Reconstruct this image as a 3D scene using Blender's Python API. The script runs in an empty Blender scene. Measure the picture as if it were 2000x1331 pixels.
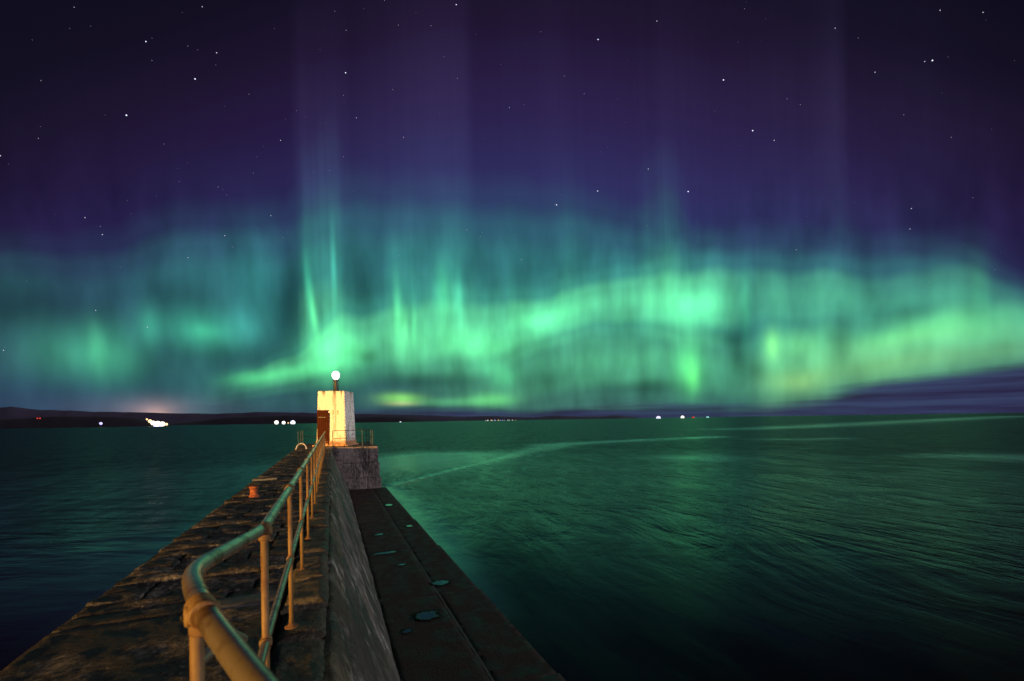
import bpy, math, random
import numpy as np
from mathutils import Vector, Matrix
R = math.radians
random.seed(7)
rng = np.random.default_rng(11)
scene = bpy.context.scene
col = scene.collection

# ------------------------------------------------------------------ camera
CAM_Z = 5.6                       # lens above the water
FPX, ROLL = 900.0, 0.0145         # focal length in photo pixels, roll
cam_d = bpy.data.cameras.new('camera'); cam = bpy.data.objects.new('camera', cam_d); col.objects.link(cam)
cam_d.sensor_width = 36.0; cam_d.lens = 36.0 * FPX / 2000.0
cam_d.shift_y = 155.0 / 2000.0
cam_d.clip_start = 0.05; cam_d.clip_end = 90000
cam.matrix_world = Matrix.Translation((0, 0, CAM_Z)) @ Matrix.Rotation(R(90), 4, 'X') @ Matrix.Rotation(-ROLL, 4, 'Z')
cam_d.dof.use_dof = True; cam_d.dof.focus_distance = 22.0; cam_d.dof.aperture_fstop = 3.2
scene.camera = cam
scene.view_settings.view_transform = 'Standard'; scene.view_settings.look = 'None'
scene.view_settings.gamma = 1.0; scene.view_settings.use_curve_mapping = False
scene.view_settings.exposure = 1.0
scene.cycles.use_denoising = True
scene.cycles.max_bounces = 4
scene.cycles.use_adaptive_sampling = True; scene.cycles.adaptive_threshold = 0.02
EXPO = 2.0                        # 2 ** exposure: sky colours below are given as they show in the picture

def lin(c):
    return tuple(((v/255)/12.92 if v/255 <= 0.04045 else (((v/255)+0.055)/1.055)**2.4) for v in c)

def azel(x, y):                   # a direction measured on the photograph -> azimuth, elevation (degrees)
    dx, dy = x-1000.0, 820.0-y
    u = (dx + ROLL*dy)/FPX; v = (dy - ROLL*dx)/FPX
    a = math.atan(u)
    return math.degrees(a), math.degrees(math.atan(v*math.cos(a)))

# ------------------------------------------------------------------ night sky with aurora
world = bpy.data.worlds.new('World'); scene.world = world; world.use_nodes = True
nt = world.node_tree; nt.nodes.clear()
def N(t, **kw):
    n = nt.nodes.new(t)
    for k, v in kw.items(): setattr(n, k, v)
    return n
def put(sock, v):
    if isinstance(v, bpy.types.NodeSocket): nt.links.new(v, sock)
    else: sock.default_value = v
def M(op, a, b=None, c=None, clamp=False):
    n = N('ShaderNodeMath', operation=op, use_clamp=clamp)
    put(n.inputs[0], a)
    if b is not None: put(n.inputs[1], b)
    if c is not None: put(n.inputs[2], c)
    return n.outputs[0]
def VM(op, a, b=None, c=None, scale=None):
    n = N('ShaderNodeVectorMath', operation=op)
    put(n.inputs[0], a)
    if b is not None: put(n.inputs[1], b)
    if c is not None: put(n.inputs[2], c)
    if scale is not None: put(n.inputs['Scale'], scale)
    return n.outputs['Value'] if op in ('DOT_PRODUCT', 'LENGTH') else n.outputs[0]
def ramp(fac, stops, interp='B_SPLINE'):
    n = N('ShaderNodeValToRGB'); cr = n.color_ramp; cr.interpolation = interp
    stops = sorted(stops, key=lambda s: s[0])
    while len(cr.elements) < len(stops): cr.elements.new(0.5)
    for e, s in zip(cr.elements, stops): e.position = s[0]
    for e, s in zip(cr.elements, stops): e.color = (*s[1], 1)
    put(n.inputs[0], fac)
    return n.outputs[0]
def comb(x, y, z=0.0):
    n = N('ShaderNodeCombineXYZ'); put(n.inputs[0], x); put(n.inputs[1], y); put(n.inputs[2], z); return n.outputs[0]
def sep(v):
    n = N('ShaderNodeSeparateXYZ'); put(n.inputs[0], v); return n.outputs
def smooth(v, a, b):
    n = N('ShaderNodeMapRange', interpolation_type='SMOOTHSTEP'); put(n.inputs[0], v); put(n.inputs[1], a); put(n.inputs[2], b)
    return n.outputs[0]
def noise(vec, scale, detail=2.0, rough=0.5, dim='2D', w=None):
    n = N('ShaderNodeTexNoise', noise_dimensions=dim)
    if dim == '1D': put(n.inputs['W'], w)
    else: put(n.inputs['Vector'], vec)
    n.inputs['Scale'].default_value = scale; n.inputs['Detail'].default_value = detail; n.inputs['Roughness'].default_value = rough
    return n.outputs[0]

tc = N('ShaderNodeTexCoord')
dx, dy, dz = sep(tc.outputs['Generated'])
DEG = 180/math.pi
az0 = M('MULTIPLY', M('ARCTAN2', dx, dy), DEG)
el0 = M('MULTIPLY', M('ARCSINE', dz), DEG)
p0 = comb(az0, el0)
# the curtains are never ruler-straight: a slow wander of the coordinates
nz = N('ShaderNodeTexNoise', noise_dimensions='2D'); put(nz.inputs['Vector'], VM('MULTIPLY', p0, (1.0, 0.35, 0.0)))
nz.inputs['Scale'].default_value = 0.16; nz.inputs['Detail'].default_value = 2.0
wob = VM('MULTIPLY', VM('SUBTRACT', nz.outputs['Color'], (0.5, 0.5, 0.5)), (0.2, 2.4, 0.0))
wob = VM('SCALE', wob, scale=smooth(el0, 1.5, 12.0))
pw = VM('ADD', p0, wob)
az, el, _ = sep(pw)
az01 = M('MULTIPLY_ADD', az, 1/120, 0.5)
el01 = M('MULTIPLY_ADD', el, 1/65, 5/65)
A01 = lambda a: (a+60)/120
E01 = lambda e: (e+5)/65

# plain night sky: indigo low, violet higher, near black overhead
ele = M('MULTIPLY_ADD', M('MULTIPLY', M('MINIMUM', M('ABSOLUTE', az0), 75.0), M('MINIMUM', M('ABSOLUTE', az0), 75.0)), 0.0084,
        M('MAXIMUM', el0, 0.0))
base = ramp(M('DIVIDE', ele, 90.0, clamp=True), [(e/90, lin(c)) for e, c in [
    (0, (46, 55, 82)), (4, (42, 56, 82)), (9, (38, 54, 84)), (15, (36, 48, 88)), (21, (38, 39, 88)), (26, (41, 33, 86)),
    (31, (38, 27, 74)), (36, (33, 21, 58)), (41, (26, 17, 42)), (46, (17, 14, 31)), (54, (14, 13, 27)), (64, (12, 12, 22)), (90, (11, 11, 20))]], 'LINEAR')
total = base

rays = noise(None, 0.45, 4.0, 0.5, '1D', w=M('MULTIPLY_ADD', el0, 0.02, az0))
rays_f = noise(None, 0.8, 4.0, 0.6, '1D', w=M('MULTIPLY_ADD', el0, 0.02, az0))
rmul = M('MULTIPLY_ADD', rays, 0.6, 0.70)
rmulf = M('MULTIPLY_ADD', rays_f, 1.1, 0.45)

def prof(stops):   # t from -0.5 to 1.5 -> factor and hue of a curtain from its lower hem to its top
    return [((t+0.5)/2, c) for t, c in stops]
G, T, B_, Y_ = (0.115, 0.64, 0.225), (0.035, 0.27, 0.16), (0.03, 0.08, 0.12), (0.20, 0.52, 0.12)
sc = lambda c, k: tuple(v*k for v in c)
CURT = prof([(-.5, (0, 0, 0)), (-.22, (0, 0, 0)), (-.05, sc(G, .55)), (.10, G), (.28, sc(G, .8)), (.5, sc(T, .9)), (.75, sc(T, .5)), (1.0, sc(B_, .5)), (1.3, (0, 0, 0)), (1.5, (0, 0, 0))])
BAND = prof([(-.5, (0, 0, 0)), (-.25, (0, 0, 0)), (0, sc(G, .28)), (.25, sc(G, .8)), (.5, G), (.75, sc(G, .72)), (1.0, sc(T, .45)), (1.25, sc(T, .1)), (1.5, (0, 0, 0))])
BODY = prof([(-.5, (0, 0, 0)), (-.3, (0, 0, 0)), (0, (.014, .075, .032)), (.25, (.016, .125, .055)), (.5, (.013, .145, .075)), (.72, (.011, .145, .088)), (.86, (.007, .085, .062)), (.98, (.002, .024, .022)), (1.12, (.000, .003, .004)), (1.4, (0, 0, 0))])
VIOL = prof([(-.5, (0, 0, 0)), (0, (.006, .02, .03)), (.25, (.020, .026, .062)), (.6, (.022, .018, .05)), (1.0, (.010, .006, .02)), (1.4, (0, 0, 0))])
YEL = prof([(-.5, (0, 0, 0)), (-.2, (.03, .02, .02)), (.0, sc(Y_, .35)), (.3, sc(Y_, .75)), (.55, (.14, .55, .19)), (.8, sc(G, .55)), (1.1, sc(T, .3)), (1.4, (0, 0, 0))])

def curtain(pts, profile, gain=1.0, mod=None, interp='CARDINAL'):
    """pts: (x, y of the lower hem, y of the top, intensity) along the curtain"""
    st = []
    for x, yb, yt, i in pts:
        a, eb = azel(x, yb); _, et = azel(x, yt)
        st.append((A01(a), (E01(eb), max(0.004, (et-eb)/65), i)))
    r = ramp(az01, st, interp)
    rb, rh, ri = sep(r)
    t = M('DIVIDE', M('SUBTRACT', el01, rb), M('MAXIMUM', rh, 0.003))
    c = ramp(M('MULTIPLY_ADD', t, 0.5, 0.25, clamp=True), profile, 'EASE')
    k = M('MULTIPLY', M('MAXIMUM', ri, 0.0), gain)
    if mod is not None: k = M('MULTIPLY', k, mod)
    return VM('SCALE', c, scale=k)
def blob(x, y, rx, ry, slant=0.0):
    a, e = azel(x, y); a1, _ = azel(x+rx, y); _, e1 = azel(x, y-ry)
    mp = N('ShaderNodeMapping', vector_type='TEXTURE')
    put(mp.inputs['Vector'], pw)
    mp.inputs['Location'].default_value = (a, e, 0); mp.inputs['Rotation'].default_value = (0, 0, R(slant))
    mp.inputs['Scale'].default_value = (abs(a1-a), abs(e1-e), 1)
    return M('EXPONENT', M('MULTIPLY', VM('DOT_PRODUCT', mp.outputs[0], mp.outputs[0]), -1.0))
def add(v):
    global total
    total = VM('ADD', total, v)
def addblob(x, y, rx, ry, c, slant=0.0, k=1.0, mod=None):
    global total
    b = blob(x, y, rx, ry, slant)
    if mod is not None: b = M('MULTIPLY', b, mod)
    total = VM('MULTIPLY_ADD', comb(b, b, b), sc(lin(c), k), total)
def hole(x, y, rx, ry, k, slant=0.0):
    global total
    f = M('SUBTRACT', 1.0, M('MULTIPLY', blob(x, y, rx, ry, slant), k))
    total = VM('SCALE', total, scale=f)

# wide diffuse glow
add(curtain([(-400, 800, 600, 0), (-100, 790, 520, .35), (0, 790, 470, .62), (150, 790, 478, .55), (260, 795, 455, .72), (380, 800, 425, 1.0), (560, 800, 420, .9), (640, 800, 375, 1.1),
             (760, 800, 372, 1.1), (900, 800, 376, 1.1), (1040, 800, 385, 1.05), (1160, 800, 405, .95), (1300, 800, 445, .95), (1450, 800, 460, .9), (1600, 800, 465, .9),
             (1750, 790, 475, .95), (1880, 780, 500, .9), (2000, 770, 540, .8), (2200, 760, 560, .5), (2700, 760, 600, 0)], BODY, 0.88))
# gaps in it
hole(566, 600, 34, 110, .62, -6); hole(708, 560, 36, 70, .35); hole(60, 605, 140, 42, .35, 4); hole(330, 575, 90, 30, .2)
hole(300, 720, 60, 40, .25); hole(450, 690, 110, 25, .25); hole(700, 690, 30, 18, .3)
# main bright band
add(curtain([(380, 790, 740, 0), (450, 778, 728, .12), (520, 765, 705, .34), (600, 750, 665, .50), (660, 738, 610, .78), (720, 728, 600, .62), (790, 722, 585, .70), (860, 715, 580, .66),
             (930, 715, 585, .74), (990, 700, 580, .74), (1050, 672, 570, .78), (1120, 650, 555, .70), (1200, 640, 545, .66), (1270, 640, 535, .74), (1340, 660, 520, .90), (1400, 650, 505, .74),
             (1450, 640, 515, .30), (1540, 635, 515, .34), (1640, 640, 520, .32), (1740, 650, 525, .25), (1850, 660, 515, .27), (1922, 670, 515, .28), (1945, 680, 530, .14), (2000, 680, 560, .10), (2200, 670, 560, 0)], BAND, 1.0, rmul))
# green haze below the band
add(curtain([(600, 790, 660, 0), (800, 785, 650, .05), (960, 800, 650, .28), (1040, 790, 640, .32), (1150, 770, 640, .44), (1260, 765, 630, .46), (1350, 775, 630, .46), (1430, 790, 640, .32), (1500, 800, 640, .2),
             (1600, 790, 640, .12), (1750, 770, 640, .1), (2000, 740, 640, .1), (2200, 730, 640, 0)], BAND, 1.0, rmul))
# right-hand yellow-green band above the cloud bank
add(curtain([(1420, 790, 690, 0), (1470, 785, 650, .14), (1504, 785, 640, .58), (1560, 785, 635, .62), (1610, 780, 630, .55), (1650, 770, 630, .36), (1710, 760, 625, .52), (1800, 745, 615, .54), (1900, 730, 600, .52), (2000, 715, 585, .46), (2200, 700, 590, .1), (2400, 700, 590, 0)], YEL, 1.0))
# tall rays
add(curtain([(560, 690, 380, 0), (586, 690, 380, .04), (596, 680, 370, .34), (612, 690, 370, .46), (640, 700, 330, .46), (662, 690, 330, .42), (678, 690, 370, .12), (710, 680, 400, .03), (750, 690, 430, .06),
             (768, 690, 430, .42), (785, 690, 430, .40), (815, 690, 430, .30), (845, 680, 420, .20), (868, 660, 400, .34), (890, 660, 410, .34), (915, 660, 410, .2), (940, 650, 430, .08), (1080, 640, 380, .08), (1110, 640, 370, .18),
             (1145, 640, 390, .1), (1230, 620, 400, .08), (1290, 600, 340, .26), (1325, 600, 340, .26), (1350, 600, 420, .1), (1610, 620, 420, .06), (1640, 600, 400, .14), (1700, 640, 420, .06), (2100, 640, 460, 0)], CURT, 1.0, rmulf, 'LINEAR'))
# violet pillars reaching high
add(curtain([(-200, 420, 0, 0), (100, 420, 60, .12), (400, 420, 60, .16), (570, 430, 60, .2), (590, 430, 80, .7), (660, 430, 80, .75), (690, 430, 60, .4), (735, 430, 40, .6), (790, 430, 0, .75), (850, 430, -20, 1.0), (905, 430, -20, .95),
             (930, 430, 0, .4), (1040, 430, 0, .5), (1090, 430, 0, .68), (1125, 430, 20, .5), (1270, 440, 20, .5), (1310, 440, 0, .65), (1400, 440, 40, .5), (1590, 460, 20, .55), (1630, 470, 0, .9), (1646, 470, 0, .8), (1660, 470, 40, .35), (1800, 470, 60, .35), (1950, 500, 120, .2), (2300, 500, 200, 0)], VIOL, 0.75, M('MULTIPLY_ADD', rays_f, 0.4, 0.8), 'LINEAR'))
# brighter knots and short rays
for x, y, rx, ry, c, s in [
    (395, 645, 74, 34, (40, 134, 92), 0), (400, 645, 26, 14, (34, 110, 72), 0), (292, 638, 20, 36, (36, 112, 80), 3), (190, 680, 18, 46, (44, 112, 70), 4), (150, 690, 95, 50, (40, 120, 74), 0),
    (225, 690, 55, 55, (34, 104, 66), 0), (500, 545, 42, 95, (18, 78, 68), 0), (480, 640, 40, 40, (34, 100, 92), -30), (604, 570, 7, 62, (40, 140, 100), 5), (614, 620, 6, 40, (80, 190, 110), 6), (652, 520, 5, 70, (44, 130, 105), 1),
    (655, 690, 50, 45, (70, 190, 110), 0), (776, 615, 8, 50, (70, 175, 105), 1), (790, 640, 7, 34, (70, 165, 95), 0), (809, 635, 6, 36, (60, 160, 95), 0), (866, 580, 16, 50, (50, 150, 95), 1), (895, 590, 10, 45, (50, 150, 110), 0),
    (1060, 620, 60, 24, (70, 180, 110), 15), (930, 672, 70, 24, (60, 160, 90), 0), (1340, 600, 60, 32, (60, 165, 105), 0), (1345, 720, 26, 42, (60, 170, 66), 0), (1354, 738, 12, 26, (60, 150, 45), 0), (985, 735, 24, 24, (50, 140, 80), 0), (950, 715, 22, 20, (36, 110, 70), 0),
    (782, 778, 38, 10, (120, 190, 55), 0), (785, 788, 30, 5, (130, 110, 70), 0), (960, 781, 44, 13, (78, 165, 72), 0), (880, 785, 80, 9, (60, 130, 70), 0), (1508, 674, 14, 26, (100, 170, 62), 0), (1560, 668, 56, 24, (84, 150, 78), 0), (1455, 600, 11, 60, (24, 100, 64), 0),
    (1560, 745, 40, 20, (95, 120, 55), 0), (1215, 795, 90, 8, (50, 110, 75), 0), (1775, 655, 130, 20, (72, 140, 60), 4), (1680, 705, 170, 42, (70, 104, 24), 5), (1900, 640, 130, 40, (46, 90, 34), 6), (1915, 570, 20, 50, (20, 70, 42), 0),
    (500, 738, 50, 13, (60, 165, 88), 6), (590, 722, 60, 14, (62, 165, 92), 8)]:
    addblob(x, y, rx, ry, c, s)
hole(1440, 690, 14, 40, .35, 3); hole(1478, 722, 28, 24, .42); hole(1430, 655, 36, 16, .35); hole(1642, 672, 24, 50, .26, -5); hole(1780, 615, 50, 20, .25); hole(1270, 755, 80, 18, .42); hole(820, 742, 110, 18, .4); hole(1060, 740, 44, 28, .4)
hole(1170, 625, 60, 14, .18); hole(720, 700, 22, 14, .4); hole(1000, 690, 16, 30, .2)
mot = noise(VM('MULTIPLY', p0, (1.0, 0.38, 0.0)), 0.36, 2.5, 0.5)
total = VM('SCALE', total, scale=M('ADD', 1.0, M('MULTIPLY', M('MULTIPLY', M('SUBTRACT', mot, 0.5), 0.85), smooth(el0, 27.0, 18.0))))
# glow of the lit yards beyond the water
addblob(305, 818, 24, 16, (215, 165, 125), 0, .8); addblob(303, 810, 52, 24, (150, 112, 105), 0, .8); addblob(300, 800, 130, 26, (84, 72, 84), 0, .8)
# cloud bank low over the horizon, climbing to the right
cn = noise(VM('MULTIPLY', p0, (0.05, 0.55, 0.0)), 1.0, 5.0, 0.55)
st = []
for x, yt, o in [(-300, 812, .5), (0, 800, .5), (250, 803, .45), (500, 800, .5), (700, 800, .7), (860, 797, .9), (1000, 803, .92), (1150, 792, .92), (1350, 790, .85), (1480, 792, .85), (1560, 782, .9), (1640, 766, .93), (1720, 748, .95), (1800, 735, .97), (1900, 720, .97), (2000, 703, .97), (2300, 660, .97)]:
    a, e = azel(x, yt); st.append((A01(a), (E01(e), o, 0)))
cr, cg, _ = sep(ramp(M('MULTIPLY_ADD', az0, 1/120, 0.5), st, 'CARDINAL'))
edge = M('SUBTRACT', M('ADD', cr, M('MULTIPLY', M('SUBTRACT', cn, .5), 0.035)), M('MULTIPLY_ADD', el0, 1/65, 5/65))
mask = M('MULTIPLY', smooth(edge, -0.010, 0.016), cg)
cn2 = noise(VM('MULTIPLY', p0, (0.06, 1.3, 0.0)), 1.0, 4.0, 0.55)
ccol = ramp(cn2, [(0.35, lin((42, 36, 68))), (0.5, lin((48, 50, 84))), (0.68, lin((55, 64, 98)))], 'LINEAR')
mx = N('ShaderNodeMix', data_type='RGBA'); put(mx.inputs[0], mask); put(mx.inputs[6], total); put(mx.inputs[7], ccol)
total = mx.outputs[2]
# nothing but darkness below the horizon
total = VM('SCALE', total, scale=smooth(el0, -1.5, -0.2))
bg = N('ShaderNodeBackground'); put(bg.inputs[0], total); bg.inputs[1].default_value = 1.0/EXPO
nt.links.new(bg.outputs[0], N('ShaderNodeOutputWorld').inputs[0])
world.cycles.sampling_method = 'MANUAL'; world.cycles.sample_map_resolution = 256

# the harbour's sodium floodlight mast, far off behind and to the left, low over the quay: it lights the near sides of tower and posts
TH = 21.5                                       # the pier runs 21.5 degrees left of the lens axis
a = R(TH)
def behind(left, elev):                         # direction towards a light, degrees left of straight back along the pier
    v = Vector((-math.sin(R(left)), -math.cos(R(left)), math.tan(R(elev)))).normalized()
    return Matrix.Rotation(a, 3, 'Z') @ v
LD = 260.0
ld = bpy.data.lights.new('harbour_floodlight', 'POINT'); lo = bpy.data.objects.new('harbour_floodlight', ld); col.objects.link(lo)
ld.energy = 4.8*4*math.pi*LD*LD; ld.shadow_soft_size = 5.0; ld.color = (1.0, 0.53, 0.145)
lo.location = Vector((0, 0, 4.5)) + behind(50.0, 1.9)*LD
# the moon, low and weak behind on the seaward side
sd = bpy.data.lights.new('moon', 'SUN'); so = bpy.data.objects.new('moon', sd); col.objects.link(so)
sd.energy = 0.72; sd.angle = R(6.0); sd.color = (1.0, 0.90, 0.92)
so.rotation_euler = behind(-58.0, 13.0).to_track_quat('Z', 'Y').to_euler(); so.location = (30, -40, 30)

# ------------------------------------------------------------------ helpers
_perm = rng.permutation(512); _val = rng.random(512)
def _h(i, j, s): return _val[(_perm[(i + s*37) % 512] + j*7 + _perm[(j*3 + s*11) % 512]) % 512]
def vnoise(x, y, s=0):
    i = np.floor(x).astype(int); j = np.floor(y).astype(int); fx = x-i; fy = y-j
    fx = fx*fx*(3-2*fx); fy = fy*fy*(3-2*fy)
    return (_h(i, j, s)*(1-fx) + _h(i+1, j, s)*fx)*(1-fy) + (_h(i, j+1, s)*(1-fx) + _h(i+1, j+1, s)*fx)*fy
def fbm(x, y, s=0, o=4, g=0.5):
    t = 0; k = 1; n = 0
    for q in range(o): t = t + k*vnoise(x*2**q, y*2**q, s+q); n += k; k *= g
    return t/n
def tag(o, label=None, cat=None, group=None, kind=None):
    if label: o['label'] = label
    if cat: o['category'] = cat
    if group: o['group'] = group
    if kind: o['kind'] = kind
    return o
def link(name, me, parent=None, mat=None):
    o = bpy.data.objects.new(name, me); col.objects.link(o); o.parent = parent
    if mat is not None and me is not None:
        if len(me.materials) == 0: me.materials.append(mat)
    return o
def empty(name, loc=(0, 0, 0), rz=0):
    o = bpy.data.objects.new(name, None); col.objects.link(o); o.location = loc; o.rotation_euler = (0, 0, rz); o.empty_display_size = .2
    return o
def mesh(name, v, f, smooth_=False):
    me = bpy.data.meshes.new(name); me.from_pydata([tuple(map(float, p)) for p in v], [], [tuple(map(int, q)) for q in f]); me.update()
    if smooth_: me.polygons.foreach_set('use_smooth', [True]*len(me.polygons))
    return me
class MB:
    def __init__(s): s.v, s.f = [], []
    def add(s, v, f):
        n = len(s.v); s.v += [tuple(p) for p in v]; s.f += [tuple(i+n for i in q) for q in f]; return s
    def box(s, x0, x1, y0, y1, z0, z1, b=0.0):
        if b <= 0:
            v = [(x, y, z) for z in (z0, z1) for y in (y0, y1) for x in (x0, x1)]
            return s.add(v, [(0, 2, 3, 1), (4, 5, 7, 6), (0, 1, 5, 4), (2, 6, 7, 3), (0, 4, 6, 2), (1, 3, 7, 5)])
        def ring(i, z): return [(x0+i+b, y0+i, z), (x1-i-b, y0+i, z), (x1-i, y0+i+b, z), (x1-i, y1-i-b, z), (x1-i-b, y1-i, z), (x0+i+b, y1-i, z), (x0+i, y1-i-b, z), (x0+i, y0+i+b, z)]
        rs = ring(b*.6, z0) + ring(0, z0+b) + ring(0, z1-b) + ring(b*.6, z1); f = []
        for k in range(3):
            for q in range(8): f.append((k*8+q, k*8+(q+1) % 8, k*8+8+(q+1) % 8, k*8+8+q))
        f += [tuple(range(7, -1, -1)), tuple(range(24, 32))]
        return s.add(rs, f)
    def tube(s, pts, r, n=14, caps=True):
        pts = [Vector(p) for p in pts]; rr = r if isinstance(r, (list, tuple)) else [r]*len(pts)
        T = []
        for i in range(len(pts)):
            T.append((pts[min(i+1, len(pts)-1)] - pts[max(i-1, 0)]).normalized())
        ref = Vector((0, 0, 1)) if abs(T[0].z) < .9 else Vector((1, 0, 0))
        U = T[0].cross(ref).normalized(); v = []
        for p, t, q in zip(pts, T, rr):
            U = (U - t*U.dot(t)).normalized(); W = t.cross(U)
            for k in range(n):
                c = 2*math.pi*k/n; v.append(p + U*math.cos(c)*q + W*math.sin(c)*q)
        f = [(i*n+k, i*n+(k+1) % n, (i+1)*n+(k+1) % n, (i+1)*n+k) for i in range(len(pts)-1) for k in range(n)]
        if caps: f += [tuple(range(n-1, -1, -1)), tuple(range((len(pts)-1)*n, len(pts)*n))]
        return s.add(v, f)
    def lathe(s, prof_, n=20, c=(0, 0, 0), axis=None):
        v = []; c = Vector(c)
        q = Vector((0, 0, 1)).rotation_difference(Vector(axis)) if axis is not None else None
        for r_, z in prof_:
            for k in range(n):
                t = 2*math.pi*k/n; p = Vector((r_*math.cos(t), r_*math.sin(t), z))
                if q: p = q @ p
                v.append(c+p)
        m = len(prof_)
        f = [(i*n+k, i*n+(k+1) % n, (i+1)*n+(k+1) % n, (i+1)*n+k) for i in range(m-1) for k in range(n)]
        f += [tuple(range(n-1, -1, -1)), tuple(range((m-1)*n, m*n))]
        return s.add(v, f)
    def build(s, name, mat, parent=None, sm=False, loc=None):
        me = mesh(name, s.v, s.f, sm); o = link(name, me, parent, mat)
        if loc: o.location = loc
        return o
def sphere_prof(r, z=0, n=9): return [(max(1e-3, r*math.sin(math.pi*i/n)), z - r*math.cos(math.pi*i/n)) for i in range(n+1)]
def shade_auto(o, ang=40):
    me = o.data; me.polygons.foreach_set('use_smooth', [True]*len(me.polygons))
    try: me.set_sharp_from_angle(angle=R(ang))
    except Exception: pass
    return o

def patch(name, O, U, V, lu, lv, res, parent, mat, amp=0.01, freq=3.0, seed=0, thick=0.12, rnd=0.03, ragged=0.012, stretch=(1, 1), oct_=5, ridge=0.0):
    """a weathered block: one displaced face, rounded ragged arrises, sides going back into the pier"""
    O, U, V = Vector(O), Vector(U).normalized(), Vector(V).normalized(); Nn = U.cross(V).normalized()
    nu, nv = max(3, int(lu/res)+1), max(3, int(lv/res)+1)
    uu = np.linspace(0, lu, nu); vv = np.linspace(0, lv, nv)
    # pull extra rows towards the edges so the arrises are round
    uu[1] = min(uu[1], rnd*.5); uu[-2] = max(uu[-2], lu-rnd*.5); vv[1] = min(vv[1], rnd*.5); vv[-2] = max(vv[-2], lv-rnd*.5)
    u, v = np.meshgrid(uu, vv, indexing='ij')
    ox, oy = seed*13.7, seed*7.3
    n1 = fbm((u+ox)*freq*stretch[0], (v+oy)*freq*stretch[1], seed, oct_, .55)-.5
    h = amp*2*n1
    if ridge: h = h - ridge*np.clip(1-np.abs(fbm((u+ox)*freq*.6, (v+oy)*freq*.6, seed+5, 3)-.5)*9, 0, 1)
    d = np.minimum(np.minimum(u, lu-u), np.minimum(v, lv-v))
    e = np.clip(1-d/max(rnd, 1e-4), 0, 1)
    h = h - rnd*.7*e*e - e*ragged*fbm(u*9+ox, v*9+oy, seed+3, 2)
    ju = ragged*(fbm(v*7+ox, u*0+oy, seed+1, 3)-.5)*2; jv = ragged*(fbm(u*7+oy, v*0+ox, seed+2, 3)-.5)*2
    su = np.where((u <= 0) | (u >= lu), 1, 0); sv = np.where((v <= 0) | (v >= lv), 1, 0)
    u2 = u + ju*su; v2 = v + jv*sv
    P = (np.array(O)[None, None] + u2[..., None]*np.array(U) + v2[..., None]*np.array(V) + h[..., None]*np.array(Nn)).reshape(-1, 3)
    idx = np.arange(nu*nv).reshape(nu, nv)
    f = np.stack([idx[:-1, :-1], idx[1:, :-1], idx[1:, 1:], idx[:-1, 1:]], -1).reshape(-1, 4).tolist()
    per = list(idx[:-1, 0]) + list(idx[-1, :-1]) + list(idx[::-1, -1][:-1]) + list(idx[0, ::-1][:-1])
    back = P[per] - thick*np.array(Nn)
    b0 = len(P); n = len(per); P = np.vstack([P, back])
    f += [(per[i], b0+i, b0+(i+1) % n, per[(i+1) % n]) for i in range(n)]
    me = mesh(name, P, f, True)
    try: me.set_sharp_from_angle(angle=R(55))
    except Exception: pass
    return link(name, me, parent, mat)

# ------------------------------------------------------------------ materials
def material(name, build):
    global nt
    m = bpy.data.materials.new(name); m.use_nodes = True
    keep = nt; nt = m.node_tree; nt.nodes.clear()
    b = N('ShaderNodeBsdfPrincipled'); o = N('ShaderNodeOutputMaterial'); nt.links.new(b.outputs[0], o.inputs[0])
    build(b); nt = keep
    return m
def ocoord(): return N('ShaderNodeTexCoord').outputs['Object']
def mixc(f, a, b_, mode='MIX'):
    n = N('ShaderNodeMix', data_type='RGBA', blend_type=mode); put(n.inputs[0], f); put(n.inputs[6], (*a, 1) if isinstance(a, tuple) else a); put(n.inputs[7], (*b_, 1) if isinstance(b_, tuple) else b_)
    return n.outputs[2]
def bump(b, hgt, dist, strength=1.0, prev=None):
    n = N('ShaderNodeBump'); put(n.inputs['Height'], hgt); n.inputs['Distance'].default_value = dist; n.inputs['Strength'].default_value = strength
    if prev is not None: nt.links.new(prev, n.inputs['Normal'])
    nt.links.new(n.outputs[0], b.inputs['Normal']); return n.outputs[0]
def stone_mat(name, dark, light, s=(1, 1, 1), blotch=1.2, rough=(.55, .95), bscale=35, bdist=.012, extra=None, thr=(.46, .70)):
    def f(b):
        c = ocoord(); cs = VM('MULTIPLY', c, s)
        n1 = noise(cs, blotch, 6, .62, '3D'); n2 = noise(cs, blotch*9, 6, .68, '3D'); n3 = noise(c, bscale, 4, .6, '3D')
        k = smooth(M('MULTIPLY_ADD', n2, .55, M('MULTIPLY', n1, .6)), *thr)
        cc = mixc(k, dark, light)
        cc = mixc(M('MULTIPLY', smooth(n3, .52, .75), .35), cc, sc(dark, .5))
        if extra: cc = extra(c, cc)
        put(b.inputs['Base Color'], cc)
        put(b.inputs['Roughness'], M('MULTIPLY_ADD', smooth(n1, .35, .65), rough[1]-rough[0], rough[0]))
        p = bump(b, n2, bdist*2.2, .8); bump(b, n3, bdist, .8, p)
    return material(name, f)
deck_m = stone_mat('worn_deck_stone', (.008, .006, .006), (.135, .122, .11), blotch=2.6, rough=(.6, .95), bscale=28, bdist=.02, thr=(.57, .72))
bay_m = stone_mat('deck_concrete', (.007, .0055, .0055), (.12, .108, .098), blotch=2.4, rough=(.6, .95), bscale=30, bdist=.014, thr=(.58, .74))
strip_m = stone_mat('smooth_joint_concrete', (.05, .05, .052), (.10, .098, .096), blotch=2, bscale=50, bdist=.004)
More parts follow.
